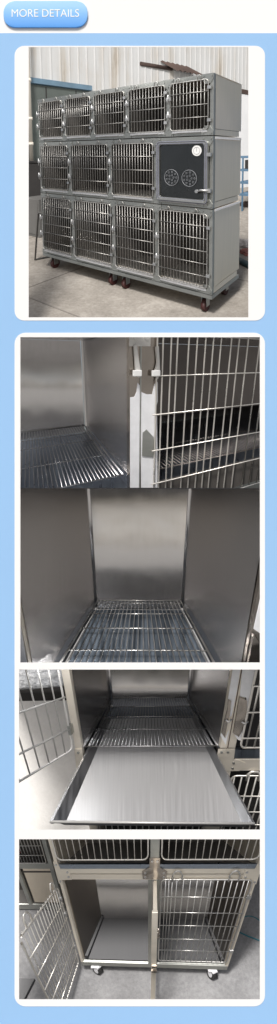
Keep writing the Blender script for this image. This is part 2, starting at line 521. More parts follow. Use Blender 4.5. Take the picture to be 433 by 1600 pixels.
A = [bm.verts.new(wl(p, hz(1.6), o)) for p, o in prof]; B = [bm.verts.new(wl(p, 7.5, o)) for p, o in prof]
for i in range(len(A) - 1): bm.faces.new((A[i], A[i + 1], B[i + 1], B[i]))
S.put('cladding', bm, 'pale_cladding', sd)
def wbox(bm, t0, t1, z0, z1, o0, o1):
    v = [bm.verts.new(wl(t_, z_, o_)) for t_, o_, z_ in ((t0, o0, z0), (t1, o0, z0), (t1, o1, z0), (t0, o1, z0), (t0, o0, z1), (t1, o0, z1), (t1, o1, z1), (t0, o1, z1))]
    for f in ((0, 3, 2, 1), (4, 5, 6, 7), (0, 1, 5, 4), (1, 2, 6, 5), (2, 3, 7, 6), (3, 0, 4, 7)): bm.faces.new([v[i] for i in f])
    return bm
S.put('beam', wbox(NB(), -.5, wp(137, 142)[0], hz(2.41), hz(2.49), .04, .2), 'blue_beam', sd)
S.put('lower_wall', wbox(NB(), -2.5, 2.2, 0, hz(2.405), .037, .08), 'dark_green_wall', sd)
for t_ in (.35, 1.1, 1.7): S.put('wall_seam', wbox(NB(), t_, t_ + .025, .2, hz(2.39), .0805, .088), 'dark_shade', sd)
tr0 = wp(372, 140)
tag(S.put('lower_wall', wbox(NB(), wp(345, 140)[0], 13, 0, tr0[1] - .15, .06, .10), 'pale_lower_wall', sd), 'pale lower wall at the right')
S.put('beam', wbox(NB(), tr0[0] - .6, tr0[0] + 3, tr0[1] - .145, tr0[1], .05, .16), 'rust_brown', sd)
ta, za = wp(218, 100); tb, zb_ = wp(264, 112)
bm = NB()
tube(bm, [wl(ta, za, .05), wl(tb, zb_ + .06, .12)], .055, 8)
S.put('lean_to_pole', bm, 'rust_brown', sd)
tc_, zc_ = wp(248, 108); td_, _ = wp(292, 108)
bm = NB(); n_ = 12
top_ = [bm.verts.new(wl(tc_ + (td_ - tc_) * i / n_, zc_ + .20 + (.05 if i % 2 else 0), .06)) for i in range(n_ + 1)]
low_ = [bm.verts.new(wl(tc_ + .15 + (td_ - tc_) * i / n_, zc_ - .14 + (.05 if i % 2 else 0), .6)) for i in range(n_ + 1)]
for i in range(n_): bm.faces.new((top_[i], top_[i + 1], low_[i + 1], low_[i]))
S.put('lean_to_roof', bm, 'rust_brown', sd)
# down pipe
pp = Vector(S.C + S.fwd * 7.0 + S.right * ((50.5 - 216.5) / S.f * 7.0)); pp.z = 0
bm = NB(); tube(bm, [pp + Vector((0, 0, 1.0)), pp + Vector((0, 0, 7))], .038, 10)
for z in (1.5, 2.0, 2.75): disc(bm, pp + Vector((0, 0, z)), (0, 0, 1), .052, .06, 12)
S.put('down_pipe', bm, 'pale_pipe', None, 'cream vertical drain pipe at the left edge of the yard', 'pipe')
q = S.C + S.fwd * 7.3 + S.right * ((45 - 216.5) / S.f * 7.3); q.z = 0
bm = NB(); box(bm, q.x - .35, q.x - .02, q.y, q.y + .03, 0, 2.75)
S.put('brick_pier', bm, 'red_goods', None, 'dull red pier behind the cream drain pipe', 'pier')
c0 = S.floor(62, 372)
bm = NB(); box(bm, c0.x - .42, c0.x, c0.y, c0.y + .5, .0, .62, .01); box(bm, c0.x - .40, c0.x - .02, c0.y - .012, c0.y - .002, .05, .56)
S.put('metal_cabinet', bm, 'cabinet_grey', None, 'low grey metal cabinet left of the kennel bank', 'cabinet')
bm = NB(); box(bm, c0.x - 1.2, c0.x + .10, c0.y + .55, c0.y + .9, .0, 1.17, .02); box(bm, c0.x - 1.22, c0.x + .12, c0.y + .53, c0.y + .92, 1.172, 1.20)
S.put('storage_box', bm, 'dark_shade', None, 'tall black box behind the grey cabinet', 'box')

# tiers of the bank
TOPX = [0, .432, .848, 1.279, 1.719, W]
MIDX = [0, .50, 1.064, 1.593, W]
BOTX = [0, .525, 1.094, 1.597, W]
def bolt(bm, x, z, y=-.006): disc(bm, (x, y, z), (0, -1, 0), .007, .005, 8)
def tier(name, label, xs, z0, z1, nz, hasglass=False, post=.046):
    root = S.thing(name, (W / 2, 0, z0), label, 'kennel', 'stacked tiers of the kennel bank')
    fr = NB()
    zb, zt = z0 + .050, z1 - .040
    g0, g1 = z0 + .004, z1 - .004
    for k, x in enumerate(xs):
        a = max(0, x - post / 2) if k else 0; b = min(W, x + post / 2) if k < len(xs) - 1 else W
        if k == 0: b = .022
        if k == len(xs) - 1: a = W - .03
        box(fr, a, b, .0, .03, g0, g1)
    for k in range(len(xs) - 1):
        a = xs[k] + (post / 2 if k else .022); b = xs[k + 1] - (post / 2 if k < len(xs) - 2 else .03)
        box(fr, a, b, .002, .028, g0, z0 + .028); box(fr, a, b, .002, .028, zt, g1)
    S.put('front_frame', fr, 'bank_frame_steel', root)
    gs = NB()
    for k, x in enumerate(xs):
        c = min(max(x, .05), W - .05)
        for zz in (g0, g1):
            sgn = 1 if zz == g0 else -1
            slab(gs, [(c - .05, zz), (c + .05, zz), (c + .05, zz + sgn * .035), (c + .022, zz + sgn * .075), (c - .022, zz + sgn * .075), (c - .05, zz + sgn * .035)], -.005, -.0005)
            for dx in (-.034, .034): bolt(gs, c + dx, zz + sgn * .018)
            bolt(gs, c, zz + sgn * .058)
    S.put('gusset_plate', gs, 'bank_frame_steel', root)
    S.put('side_panel', panel_grid(NB(), lambda a, b: (W + .0004 - .007 * ((b - .45) ** 2 * 4) * (1 - (2 * a - 1) ** 4), .034 + (D - .034) * a, g0 + .05 + (g1 - .054 - g0) * b), 8, 12), 'bank_top_side_steel' if z1 > 1.9 else 'bank_side_steel', root)
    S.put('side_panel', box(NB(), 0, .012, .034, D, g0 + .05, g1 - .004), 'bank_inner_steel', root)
    S.put('plinth', box(NB(), .004, W - .004, .036, D - .04, g0, g0 + .046), 'bank_side_steel', root)
    S.put('top_panel', box(NB(), .001, W - .001, .034, D - .001, g1 - .003, g1 + .001), 'bank_side_steel', root)
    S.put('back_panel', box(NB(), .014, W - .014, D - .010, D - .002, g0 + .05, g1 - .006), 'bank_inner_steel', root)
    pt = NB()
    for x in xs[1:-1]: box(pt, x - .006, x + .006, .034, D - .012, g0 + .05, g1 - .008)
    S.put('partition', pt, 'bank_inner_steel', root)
    S.put('floor_panel', box(NB(), .014, W - .014, .036, D - .012, g0 + .048, g0 + .056), 'bank_floor_steel', root)
    for k in range(len(xs) - 1):
        a = xs[k] + (post / 2 + .004 if k else .028); b = xs[k + 1] - (post / 2 + .004 if k < len(xs) - 2 else .04)
        t_ = NB(); box(t_, a + .015, b - .01, -.012, .3, z0 + .027, z0 + .046); box(t_, a + .18 * (b - a), a + .82 * (b - a), -.022, -.0125, z0 + .030, z0 + .040)
        S.put('tray', t_, 'tray_steel', root)
        if hasglass and k == len(xs) - 2: continue
        dr = NB(); n = max(8, round((b - a) / .034))
        wire_door(dr, a, b, zb, zt - .006, -.014, .0042, spread(a, b, n), spread(zb, zt, nz), .025, .0027)
        for hx in (a + .22 * (b - a), a + .78 * (b - a)):   # hooks on top of the door
            tube(dr, [(hx - .016, -.014, zt - .01), (hx - .014, -.016, zt + .022), (hx, -.018, zt + .034), (hx + .014, -.016, zt + .022), (hx + .016, -.014, zt - .01)], .0042)
        d = S.put('door', dr, 'bank_wire_steel', root)
        if d:
            lb = NB(); zl = (zb + zt) / 2
            for dz in (-.22 * (zt - zb), .05):
                box(lb, a - .034, a + .012, -.026, -.008, zl + dz, zl + dz + .03); tube(lb, [(a - .01, -.03, zl + dz - .03), (a - .01, -.034, zl + dz + .05)], .006)
            S.put('latch', lb, 'bolt_steel', d)
            hb = NB()
            for dz in (.18, .82): box(hb, b - .004, b + .026, -.024, -.008, zb + dz * (zt - zb) - .012, zb + dz * (zt - zb) + .012)
            S.put('hinge', hb, 'bolt_steel', d)
    return root, zb, zt
r1, _, _ = tier('kennel_tier', 'top tier of the kennel bank with five small wire doors', TOPX, H2, H, 3)
r2, zb2, zt2 = tier('kennel_tier', 'middle tier of the kennel bank with a glazed door at its right end', MIDX, H3, H2, 3, True)
r3, _, _ = tier('kennel_tier', 'bottom tier of the kennel bank, on castors, with four tall wire doors', BOTX, Z0 + .03, H3, 5)
# glazed door of the middle tier
a, b = MIDX[3] + .027, W - .034
zg0, zg1 = zb2 - .012, zt2 + .004
fr = NB(); holed(fr, rrect(a, zg0, b, zg1, .03), [rrect(a + .028, zg0 + .034, b - .028, zg1 - .028, .02)], -.034, -.004)
gd = S.put('glass_door', fr, 'bank_frame_steel', r2)
S.put('pane', box(NB(), a + .03, b - .03, -.022, -.016, zg0 + .036, zg1 - .03), 'smoked_acrylic', gd)
S.put('bottom_bar', box(NB(), a + .02, b - .02, -.048, -.036, zg0 + .01, zg0 + .028), 'wire_steel', gd)
vt = NB()
for cx in (a + .30 * (b - a), a + .655 * (b - a)):
    cz = zg0 + .40 * (zg1 - zg0)
    ring(vt, (cx, -.024, cz), (0, -1, 0), .067, .0024, 28)
    for rr, nn in ((.022, 5), (.048, 9)):
        for k in range(nn):
            t = 2 * math.pi * k / nn
            ring(vt, (cx + rr * math.cos(t), -.024, cz + rr * math.sin(t)), (0, -1, 0), .0070, .0014, 10, 5)
S.put('air_vent', vt, 'vent_grey', gd)
dl = NB(); disc(dl, (a + .80 * (b - a), -.0225, zg0 + .84 * (zg1 - zg0)), (0, -1, 0), .042, .006, 28)
dg = S.put('gauge', dl, 'dial_white', gd)
tl = NB(); tube(tl, [(x, -.036, z) for x, z in rrect(a + .020, zg0 + .026, b - .020, zg1 - .020, .024)], .004, 6, True); tube(tl, [(x, -.036, z) for x, z in rrect(a + .004, zg0 + .004, b - .004, zg1 - .004, .028)], .004, 6, True)
S.put('seal', tl, 'seal_violet', gd)
nd = NB(); ring(nd, (a + .80 * (b - a), -.0292, zg0 + .84 * (zg1 - zg0)), (0, -1, 0), .028, .0018, 24)
box(nd, a + .80 * (b - a) - .0016, a + .80 * (b - a) + .0016, -.0315, -.0292, zg0 + .84 * (zg1 - zg0) - .006, zg0 + .84 * (zg1 - zg0) + .022)
S.put('needle', nd, 'dial_grey', gd)
kb = NB(); zl = zg0 + .20 * (zg1 - zg0)
tube(kb, [(b - .09, -.03, zl), (b - .05, -.05, zl + .012), (b + .01, -.05, zl + .012)], .008, 8); disc(kb, (b - .09, -.024, zl), (0, -1, 0), .014, .02, 12)
for zz in (.22, .78): box(kb, b - .004, b + .03, -.04, -.02, zg0 + zz * (zg1 - zg0) - .014, zg0 + zz * (zg1 - zg0) + .014)
S.put('handle', kb, 'bolt_steel', gd)
# bottom tier: chassis and castors
ch = NB(); box(ch, 0, W, -.004, .05, Z0 - .004, Z0 + .029); box(ch, W - .05, W, .052, D, Z0 - .004, Z0 + .029); box(ch, 0, .05, .052, D, Z0 - .004, Z0 + .029); box(ch, .052, W - .052, D - .05, D, Z0 - .004, Z0 + .029)
S.put('chassis', ch, 'bank_frame_steel', r3)
for (x, y) in ((.10, .09), (1.00, .09), (1.17, .09), (W - .10, .09), (.10, D - .09), (1.08, D - .09), (W - .10, D - .09)):
    fk = NB(); box(fk, x - .04, x + .04, y - .04, y + .04, Z0 - .013, Z0 - .005); box(fk, x - .026, x - .021, y - .03, y + .03, .05, Z0 - .013); box(fk, x + .021, x + .026, y - .03, y + .03, .05, Z0 - .013)
    cs = S.put('caster', fk, 'bank_frame_steel', r3)
    wh = NB(); disc(wh, (x - .018, y, .056), (1, 0, 0), .055, .036, 18)
    if cs: S.put('wheel', wh, 'caster_rubber', cs)
# white protective edge strips left on the sides
for zz, dz in ((H2 - .012, .0), (H3 - .008, 0)):
    S.put('edge_strip', box(NB(), W + .0005, W + .004, .036, D, zz - .014, zz + .004), 'white_film', r2 if zz > 1 else r3)
# loose frame leaning at the left end
bm = NB(); pa, pb, pc = S.floor(55, 407), S.floor(86, 401), None
top = S.face(60, 333, .05); top2 = Vector((.004, -.005, .66))
tube(bm, [pb + Vector((0, 0, .02)), pa + Vector((0, 0, .012)), top, top2], .012, 8)
S.put('leaning_frame', bm, 'cabinet_grey', None, 'thin grey metal frame leaning against the left end of the kennel bank', 'frame')
# right background
x0, y0 = S.floor(378, 345).x, S.floor(378, 345).y
bl = NB()
pA = S.floor(377, 330); 
for dx in (0, .35, .7, 1.05):
    for dy in (0, .5): box(bl, pA.x + dx, pA.x + dx + .03, pA.y + dy, pA.y + dy + .03, 0, 1.22)
rk = S.put('storage_rack', bl, 'rack_blue', None, 'blue steel rack standing behind the right side of the kennel bank', 'rack')
if rk:
    for z in (.35, .62, .9, 1.19): S.put('shelf', box(NB(), pA.x - .05, pA.x + 1.1, pA.y - .01, pA.y + .54, z, z + .05), 'rack_blue', rk)
    S.put('goods', box(NB(), pA.x + .05, pA.x + 1.0, pA.y + .05, pA.y + .4, .955, 1.15), 'dark_shade', rk)
bm = NB(); q = [S.floor(u, v, .035) for u, v in ((374, 407), (382, 411), (392, 416), (402, 419))]; tube(bm, q, .04, 8)
S.put('hose', bm, 'hose_dark', None, 'thick dark hose lying on the concrete right of the kennel bank', 'hose')
def rag(S, name, at, r, h, mat, label, cat, seed):
    rnd = random.Random(seed); bm = NB()
    bmesh.ops.create_icosphere(bm, subdivisions=3, radius=1)
    for v in bm.verts:
        k = 1 + .35 * math.sin(5 * v.co.x + seed) * math.cos(6 * v.co.y + 2 * seed) + rnd.uniform(-.12, .12)
        v.co = Vector((at.x + v.co.x * r * k, at.y + v.co.y * r * k, max(at.z + .002, at.z + h * .4 + v.co.z * h * k)))
    return S.put(name, bm, mat, None, label, cat)
rag(S, 'rag', S.floor(381, 385), .10, .07, 'litter_pale', 'crumpled pale rag on the yard concrete right of the kennels', 'rag', 1)
rag(S, 'rag', S.floor(386, 397), .09, .05, 'litter_red', 'crumpled dull red rag on the concrete beside the dark hose', 'rag', 4)
rag(S, 'rag', S.floor(384, 322), .15, .08, 'rust_brown', 'brown heap of scraps on the ground under the blue rack', 'scraps', 6)

# ================================================================== SET 2: inside of a cage, post with film
S = S2
d2, H2c = .908, .62
c2 = S.thing('kennel_cage', (0, .4, 0), 'steel kennel interior with open left cell and wire door right of a film covered post', 'kennel')
def bowed(x0, x1, y, z0, z1, bow, nx=14, nz=14):
    # sheet metal back wall, slightly bowed
    return panel_grid(NB(), lambda a, b: (x0 + (x1 - x0) * a, y - bow * .05 * (4 * a * (1 - a)) + bow * ((b - .5) ** 2 - .25), z0 + (z1 - z0) * b), nx, nz)
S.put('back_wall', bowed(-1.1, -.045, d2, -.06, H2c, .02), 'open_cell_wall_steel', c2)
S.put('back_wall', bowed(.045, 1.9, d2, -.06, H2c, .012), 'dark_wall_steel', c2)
S.put('partition', box(NB(), -.033, .033, .03, d2 - .002, -.06, H2c), 'side_wall_steel', c2)
S.put('corner_trim', box(NB(), -.047, -.034, d2 - .05, d2 - .038, 0, H2c), 'inner_wall_steel', c2)
S.put('side_wall', box(NB(), -.72, -.70, .0, d2, -.06, H2c), 'side_wall_steel', c2)
S.put('side_wall', box(NB(), 1.95, 1.97, .0, d2, -.06, H2c), 'side_wall_steel', c2)
S.put('ceiling_panel', box(NB(), -1.1, 1.9, .03, d2, H2c + .002, H2c + .012), 'side_wall_steel', c2)
S.put('floor_panel', box(NB(), -1.1, 1.9, .03, d2, -.075, -.062), 'tray_shade_steel', c2)
S.put('post', box(NB(), -.036, .085, -.002, .028, -.2, .8), 'latch_steel', c2)
S.put('post_seam', box(NB(), .008, .014, -.006, -.0025, -.2, .8), 'bank_frame_steel', c2)
def P2(pts, y, S=S2): return [(S.face(u, v, y).x, S.face(u, v, y).z) for u, v in pts]
S.put('film_strip', slab(NB(), P2([(203.5, 762), (203.5, 621), (210, 620), (213.5, 612), (215, 598), (218.3, 602), (218.6, 762)], -.004), -.0045, -.0025), 'white_film', c2)
S.put('film_strip', slab(NB(), P2([(220.6, 762), (220, 612), (229, 616), (238, 616), (241.5, 600), (246.5, 597), (246.5, 627), (243, 640), (245.5, 652), (245.5, 668), (246, 704), (246, 762)], -.004), -.0045, -.0025), 'white_film', c2)
bk = NB(); slab(bk, P2([(202, 518), (235, 518), (235, 541), (202, 541)], -.008), -.009, -.0065)
for u, v in ((212, 527.5), (229, 527.5)): p = S.face(u, v, -.009); disc(bk, p, (0, -1, 0), .010, .004, 12)
S.put('bracket', bk, 'wire_bright_steel', c2)
for side, pts in ((0, [(209, 540), (213, 538), (216, 560), (217, 566), (219, 581), (217, 590), (212, 586), (211, 570)]), (1, [(243, 542), (247, 541), (248.5, 563), (249, 580), (246, 592), (239, 584), (243, 575), (245, 566)])):
    lt_ = NB(); slab(lt_, P2(pts, -.014), -.020, -.008)
    l = S.put('latch', lt_, 'wire_bright_steel', c2)
    kn = NB(); p = S.face(214 if side == 0 else 243, 583, -.02); box(kn, p.x - .020, p.x + .016, -.034, -.021, p.z - .012, p.z + .012, .003); S.put('clip', kn, 'dial_white', l)
S.put('latch_plate', slab(NB(), P2([(223, 676), (229, 671), (240, 683), (242, 705), (238, 714), (222, 712)], -.007), -.009, -.0052), 'bank_frame_steel', c2)
S.put('base_rail', box(NB(), -.8, -.037, .0, .028, -.20, -.055), 'tray_shade_steel', c2)
S.put('base_rail', box(NB(), .086, 1.9, .0, .02, -.20, -.055), 'bank_inner_steel', c2)
dr = NB()
xs = [.078, .104, .142, .172, .228, .271, .316, .359, .403, .464, .512, .570, .649, .71, .77, .83]
for x in xs: tube(dr, [(x, -.014, -.2), (x, -.014, .8)], .0036, 8)
for k in range(-2, 5): z = .4479 - k * .1617; tube(dr, [(.06, -.022, z), (1.0, -.022, z)], .0029, 8)
S.put('door', dr, 'wire_warm_steel', c2)
def rack(S, name, x0, x1, y0, y1, z, n, ycross, mat, label, rr=.0028, legs=True):
    bm = NB()
    for x in [x0 + (x1 - x0) * k / (n - 1) for k in range(n)]: tube(bm, [(x, y0, z), (x, y1, z)], rr)
    for y in ycross:
        tube(bm, [(x0 - .004, y, z - rr * 1.8), (x1 + .004, y, z - rr * 1.8)], rr * 1.3)
    for y in (y0, y1): tube(bm, [(x0, y, z), (x1, y, z)], rr * 1.5)
    for x in (x0 - .004, x1 + .004, x0 + .022, x1 - .022): tube(bm, [(x, y0, z), (x, y1, z)], rr * 1.5)
    return S.put(name, bm, mat, None, label, 'floor rack')
rack(S, 'floor_rack', -.66, -.05, .05, .895, 0, 36, (.30, .55, .70, .89), 'dark_rack_steel', 'wire floor rack inside the open cell left of the film covered post', .0021)
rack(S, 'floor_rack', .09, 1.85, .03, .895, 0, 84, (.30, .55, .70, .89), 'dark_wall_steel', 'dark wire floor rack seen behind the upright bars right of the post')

# ================================================================== SET 3: looking into an empty cell
S = S3
w3, d3 = .6, .7057
c3 = S.thing('kennel_cage', (w3 / 2, .3, 0), 'empty steel kennel cell with plain brushed walls seen straight on', 'kennel')
S.put('back_wall', bowed(.012, w3 - .012, d3, -.07, .95, .02), 'cell_wall_steel', c3)
for xx, sg in ((0, -1), (w3, 1)):
    S.put('side_wall', panel_grid(NB(), lambda a, b, xx=xx, sg=sg: (xx + sg * .006 * 4 * a * (1 - a), .0 + (d3 - .012) * a, -.07 + 1.02 * b), 10, 10), 'side_wall_steel', c3)
    S.put('corner_trim', tube(NB(), [(xx - sg * .006, d3 - .008, -.05), (xx - sg * .006, d3 - .008, .95)], .011, 10), 'inner_wall_steel', c3)
S.put('ceiling_panel', box(NB(), 0, w3, 0, d3, .952, .96), 'side_wall_steel', c3)
S.put('floor_panel', box(NB(), 0, w3, .0, d3, -.09, -.075), 'tray_shade_steel', c3)
rack(S, 'floor_rack', .022, w3 - .022, .06, .695, 0, 25, (.19, .355, .51, .66), 'wire_steel', 'wire floor rack on the bottom of the empty cell seen straight on', .0022)
tr = NB(); box(tr, .02, w3 - .02, .03, d3 - .03, -.062, -.058)
S.put('drip_tray', tr, 'deep_tray_steel', None, 'shiny drip tray lying under the wire rack of the empty cell', 'tray')
# posts at either side of the opening
S.put('post', box(NB(), -.05, -.0025, -.012, .02, -.1, .9), 'polished_frame_steel', c3)
S.put('film_strip', slab(NB(), [(-.045, -.02), (-.006, -.02), (-.006, .12), (-.004, .29), (-.03, .32), (-.045, .3)], -.016, -.0125), 'white_film', c3)
S.put('post', box(NB(), w3 + .0025, w3 + .06, -.012, .02, -.1, .9), 'latch_steel', c3)
S.put('film_strip', slab(NB(), [(w3 + .008, .22), (w3 + .05, .19), (w3 + .05, .37), (w3 + .012, .35)], -.016, -.0125), 'white_film', c3)
lb = NB(); slab(lb, [(w3 + .004, .21), (w3 + .034, .17), (w3 + .038, .05), (w3 + .004, .05)], -.024, -.0165)
l3 = S.put('latch', lb, 'latch_steel', c3)
kb = NB(); tube(kb, [(w3 + .004, -.03, .10), (w3 + .02, -.036, .085), (w3 + .045, -.036, .09)], .006, 8); S.put('clip', kb, 'dial_white', l3)
dl = NB()
for x in (-.028, -.042): tube(dl, [(x, -.03, .0), (x, -.03, .13)], .003, 8)
tube(dl, [(-.07, -.03, .128), (-.02, -.03, .133)], .003, 8)
S.put('door', dl, 'wire_steel', c3)

# ================================================================== SET 4: cell with its tray pulled out
S = S4
gr(S, 'ground', 'pale_concrete', -1.0, -12, 6, -1, 14)
c4 = S.thing('kennel_cage', (.3, .3, -1.0), 'steel kennel with an open wire door at left and its cell open', 'kennel')
S.put('back_wall', bowed(.012, .588, .83, -.07, .62, .02), 'tray_cell_wall_steel', c4)
S.put('side_wall', panel_grid(NB(), lambda a, b: (0 - .004 * 4 * a * (1 - a), .03 + .80 * a, -.07 + .70 * b), 8, 8), 'side_wall_steel', c4)
S.put('side_wall', panel_grid(NB(), lambda a, b: (.6 + .004 * 4 * a * (1 - a), .03 + .80 * a, -.07 + .70 * b), 8, 8), 'side_wall_steel', c4)
S.put('outer_wall', box(NB(), -.03, -.012, .03, .83, -.9, .62), 'bank_side_steel', c4)
S.put('ceiling_panel', box(NB(), 0, .6, .03, .83, .62, .63), 'side_wall_steel', c4)
S.put('floor_panel', box(NB(), 0, .6, .03, .83, -.085, -.075), 'tray_shade_steel', c4)
S.put('corner_trim', tube(NB(), [(.01, .82, -.05), (.01, .82, .62)], .010, 8), 'inner_wall_steel', c4)
S.put('corner_trim', tube(NB(), [(.59, .82, -.05), (.59, .82, .62)], .010, 8), 'inner_wall_steel', c4)
# front frame
S.put('post', box(NB(), -.030, -.0005, -.0, .028, -.1, .62), 'polished_frame_steel', c4)
fr = NB(); box(fr, .6005, .664, .0, .028, -.0005, .62); S.put('post', fr, 'polished_frame_steel', c4)
S.put('post_seam', box(NB(), .630, .633, -.003, -.0005, .0, .62), 'rust_brown', c4)
S.put('rail', box(NB(), .5925, 1.6, -.001, .028, -.116, -.058), 'polished_frame_steel', c4)
S.put('rail', box(NB(), -.03, .5915, .001, .028, -.118, -.092), 'polished_frame_steel', c4)
S.put('gusset_plate', slab(NB(), [(.592, -.116), (.70, -.116), (.72, -.100), (.72, -.075), (.690, -.060), (.666, -.057), (.663, -.003), (.592, -.003)], -.0045, -.0015), 'polished_frame_steel', c4)
S.put('gusset_plate', slab(NB(), [(-.04, -.10), (.0, -.10), (.0, .0), (-.034, .0)], -.0045, -.0015), 'polished_frame_steel', c4)
bl = NB()
for x, z in ((.607, -.018), (.634, -.018), (.667, -.073), (.667, -.100), (-.018, -.018)): disc(bl, (x, -.0045, z), (0, -1, 0), .0055, .004, 10)
S.put('rivet', bl, 'bank_frame_steel', c4)
rc = NB(); box(rc, .668, 1.5, .03, .70, -.056, -.050); box(rc, .665, 1.5, .70, .71, -.056, .62)
S.put('cell_liner', rc, 'bank_inner_steel', c4)
S.put('cell_floor', box(NB(), .668, 1.5, .004, .026, -.054, -.012), 'tray_shade_steel', c4)
dr = NB(); xs = [.70 + .0335 * k for k in range(14)]
wire_door(dr, .678, 1.25, .008, .7, -.016, .0045, xs, [.055, .165, .265, .36], .02, .0035)
S.put('door', dr, 'wire_warm_steel', c4)
def P4(pts, y): return [(S4.face(u, v, y).x, S4.face(u, v, y).z) for u, v in pts]
S.put('film_strip', slab(NB(), P4([(364.5, 1042), (376, 1042), (370, 1080), (362, 1118), (357, 1122), (360, 1095), (356.5, 1093)], -.004), -.0045, -.0015), 'white_film', c4)
S.put('film_strip', slab(NB(), P4([(379, 1042), (404, 1042), (397, 1062), (394, 1085), (390, 1105), (385, 1120), (386, 1100), (385, 1090), (375, 1088)], -.006), -.0065, -.0045), 'white_film', c4)
S.put('film_strip', slab(NB(), P4([(346, 1144), (352, 1154), (358, 1140), (353, 1164), (345, 1150)], -.004), -.0045, -.0015), 'white_film', c4)
S.put('film_strip', slab(NB(), P4([(366, 1148), (374, 1151), (381, 1138), (378, 1158), (372, 1156)], -.006), -.0065, -.0045), 'white_film', c4)
for pts, cl in (([(357, 1092), (361, 1095), (359, 1117), (355, 1132), (351, 1152), (346, 1145), (351, 1125), (355, 1110)], (357, 1127)), ([(374, 1088), (378, 1091), (385.5, 1094), (385, 1110), (381, 1128), (378, 1141), (373, 1151), (364, 1145), (369, 1118)], (382, 1130))):
    l = S.put('latch', slab(NB(), P4(pts, -.010), -.0130, -.0070), 'latch_steel', c4)
    p = S.face(*cl, -.02); kb = NB(); tube(kb, [(p.x - .010, -.018, p.z + .006), (p.x, -.024, p.z - .002), (p.x + .012, -.02, p.z + .008)], .0042, 8); S.put('clip', kb, 'bolt_steel', l)
# lower cells
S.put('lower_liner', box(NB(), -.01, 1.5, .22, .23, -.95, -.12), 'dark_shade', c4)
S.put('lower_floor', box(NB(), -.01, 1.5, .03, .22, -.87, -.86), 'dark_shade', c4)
for x0, x1, n in ((.668, 1.25, 14), (.02, .575, 18)):
    dr = NB(); xs = [x0 + .012 + .0325 * k for k in range(n)]
    wire_door(dr, x0, x1, -.80, -.136, -.014, .0045, [x for x in xs if x < x1 - .01], [-.247, -.345, -.43, -.55, -.66], .022, .0035)
    if x0 > .5: tube(dr, [(.735, -.016, -.16), (.735, -.018, -.125), (.748, -.018, -.112), (.775, -.018, -.112), (.788, -.018, -.125), (.788, -.016, -.16)], .0055, 8)
    S.put('door', dr, 'wire_warm_steel', c4)
S.put('post', box(NB(), .578, .664, .0, .028, -.9, -.1185), 'polished_frame_steel', c4)
S.put('post', box(NB(), -.030, .012, .0, .028, -.9, -.1185), 'polished_frame_steel', c4)
# open door swung out to the left
hx, hy = -.030, -.03
fx, fy = S.floor(30, 1222, .01).x, S.floor(30, 1222, .01).y
dd = Vector((fx - hx, fy - hy, 0)).normalized()
def od(t, z): return Vector((hx, hy, z)) + dd * t
L4 = .50
bm = NB()
fr_ = rrect(.0, .012, L4, .66, .022)
tube(bm, [od(t, z) for t, z in fr_], .0045, 8, True)
for k in range(1, 12): t = k * .043; tube(bm, [od(t, .012), od(t, .66)], .0028)
for z in (.105, .235, .36, .48): tube(bm, [od(-.012, z) + Vector((0, -.006, 0)), od(L4, z) + Vector((0, -.006, 0))], .0036)
tag(S.put('door', bm, 'wire_bright_steel', c4), 'open wire door swung out to the left')
hb = NB()
for z in (.10, .40): box(hb, -.034, -.022, -.036, .0, z - .02, z + .02)
S.put('hinge', hb, 'bank_frame_steel', c4)
rack(S, 'floor_rack', .006, .592, .02, .82, 0, 36, (.22, .414, .613), 'dark_rack_steel', 'wire floor rack inside the cell above the pulled out tray', .0021)
# the tray
ty0, ty1, tzb, tzt = -.3955, .5, -.048, -.031
tr = S.thing('slide_tray', (.3, -.2, tzb), 'broad shiny steel tray pulled out below the wire floor rack', 'tray')
S.put('tray_floor', panel_grid(NB(), lambda a, b: (.046 + .50 * a + .02 * a, ty0 + .0015 + (ty1 - ty0) * b, tzb + .002 * math.sin(3 * a)), 12, 12), 'tray_steel', tr)
bm = NB(); sheet(bm, [(.014, ty0, tzt), (.014, ty1, tzt), (.046, ty1, tzb), (.046, ty0 + .0015, tzb)]); box(bm, .006, .014, ty0, ty1, tzt - .012, tzt + .001)
S.put('tray_side', bm, 'tray_edge_steel', tr)
bm = NB(); sheet(bm, [(.586, ty0, tzt), (.586, ty1, tzt), (.566, ty1, tzb), (.566, ty0 + .0015, tzb)]); box(bm, .586, .592, ty0, ty1, tzt - .012, tzt + .001)
S.put('tray_side', bm, 'tray_edge_steel', tr)
bm = NB(); sheet(bm, [(.014, ty0 + .003, tzt - .004), (.586, ty0 + .003, tzt - .004), (.566, ty0 + .001, tzb - .001), (.046, ty0 + .001, tzb - .001)])
S.put('tray_front', bm, 'tray_edge_steel', tr)
S.put('tray_lip', tube(NB(), [(.006, ty0 - .001, tzt - .003), (.592, ty0 - .001, tzt - .003)], .0042, 10), 'wire_bright_steel', tr)
# wrapped bundle in the yard
bp = S.floor(48, 1100, -1.0)
bm = NB(); bmesh.ops.create_icosphere(bm, subdivisions=4, radius=1)
rnd = random.Random(3)
for v in bm.verts:
    k = 1 + .06 * math.sin(9 * v.co.x + 5 * v.co.z) + .05 * math.sin(13 * v.co.y + 7 * v.co.x)
    v.co = Vector((bp.x - .55 + v.co.x * 1.55 * k, bp.y + 1.0 + v.co.y * .8 * k, -.30 + v.co.z * .62 * k))
    v.co.z = max(v.co.z, -.80)
for f in bm.faces: f.smooth = True
wb = S.thing('wrapped_bundle', (bp.x - .5, bp.y + 1, -1), 'grey bundle wrapped in shiny plastic film on the pale ground', 'bundle')
S.put('wrapping', bm, 'plastic_wrap', wb)
S.put('pallet', box(NB(), bp.x - 1.9, bp.x + .75, bp.y + .25, bp.y + 1.8, -.998, -.80), 'dark_shade', wb)

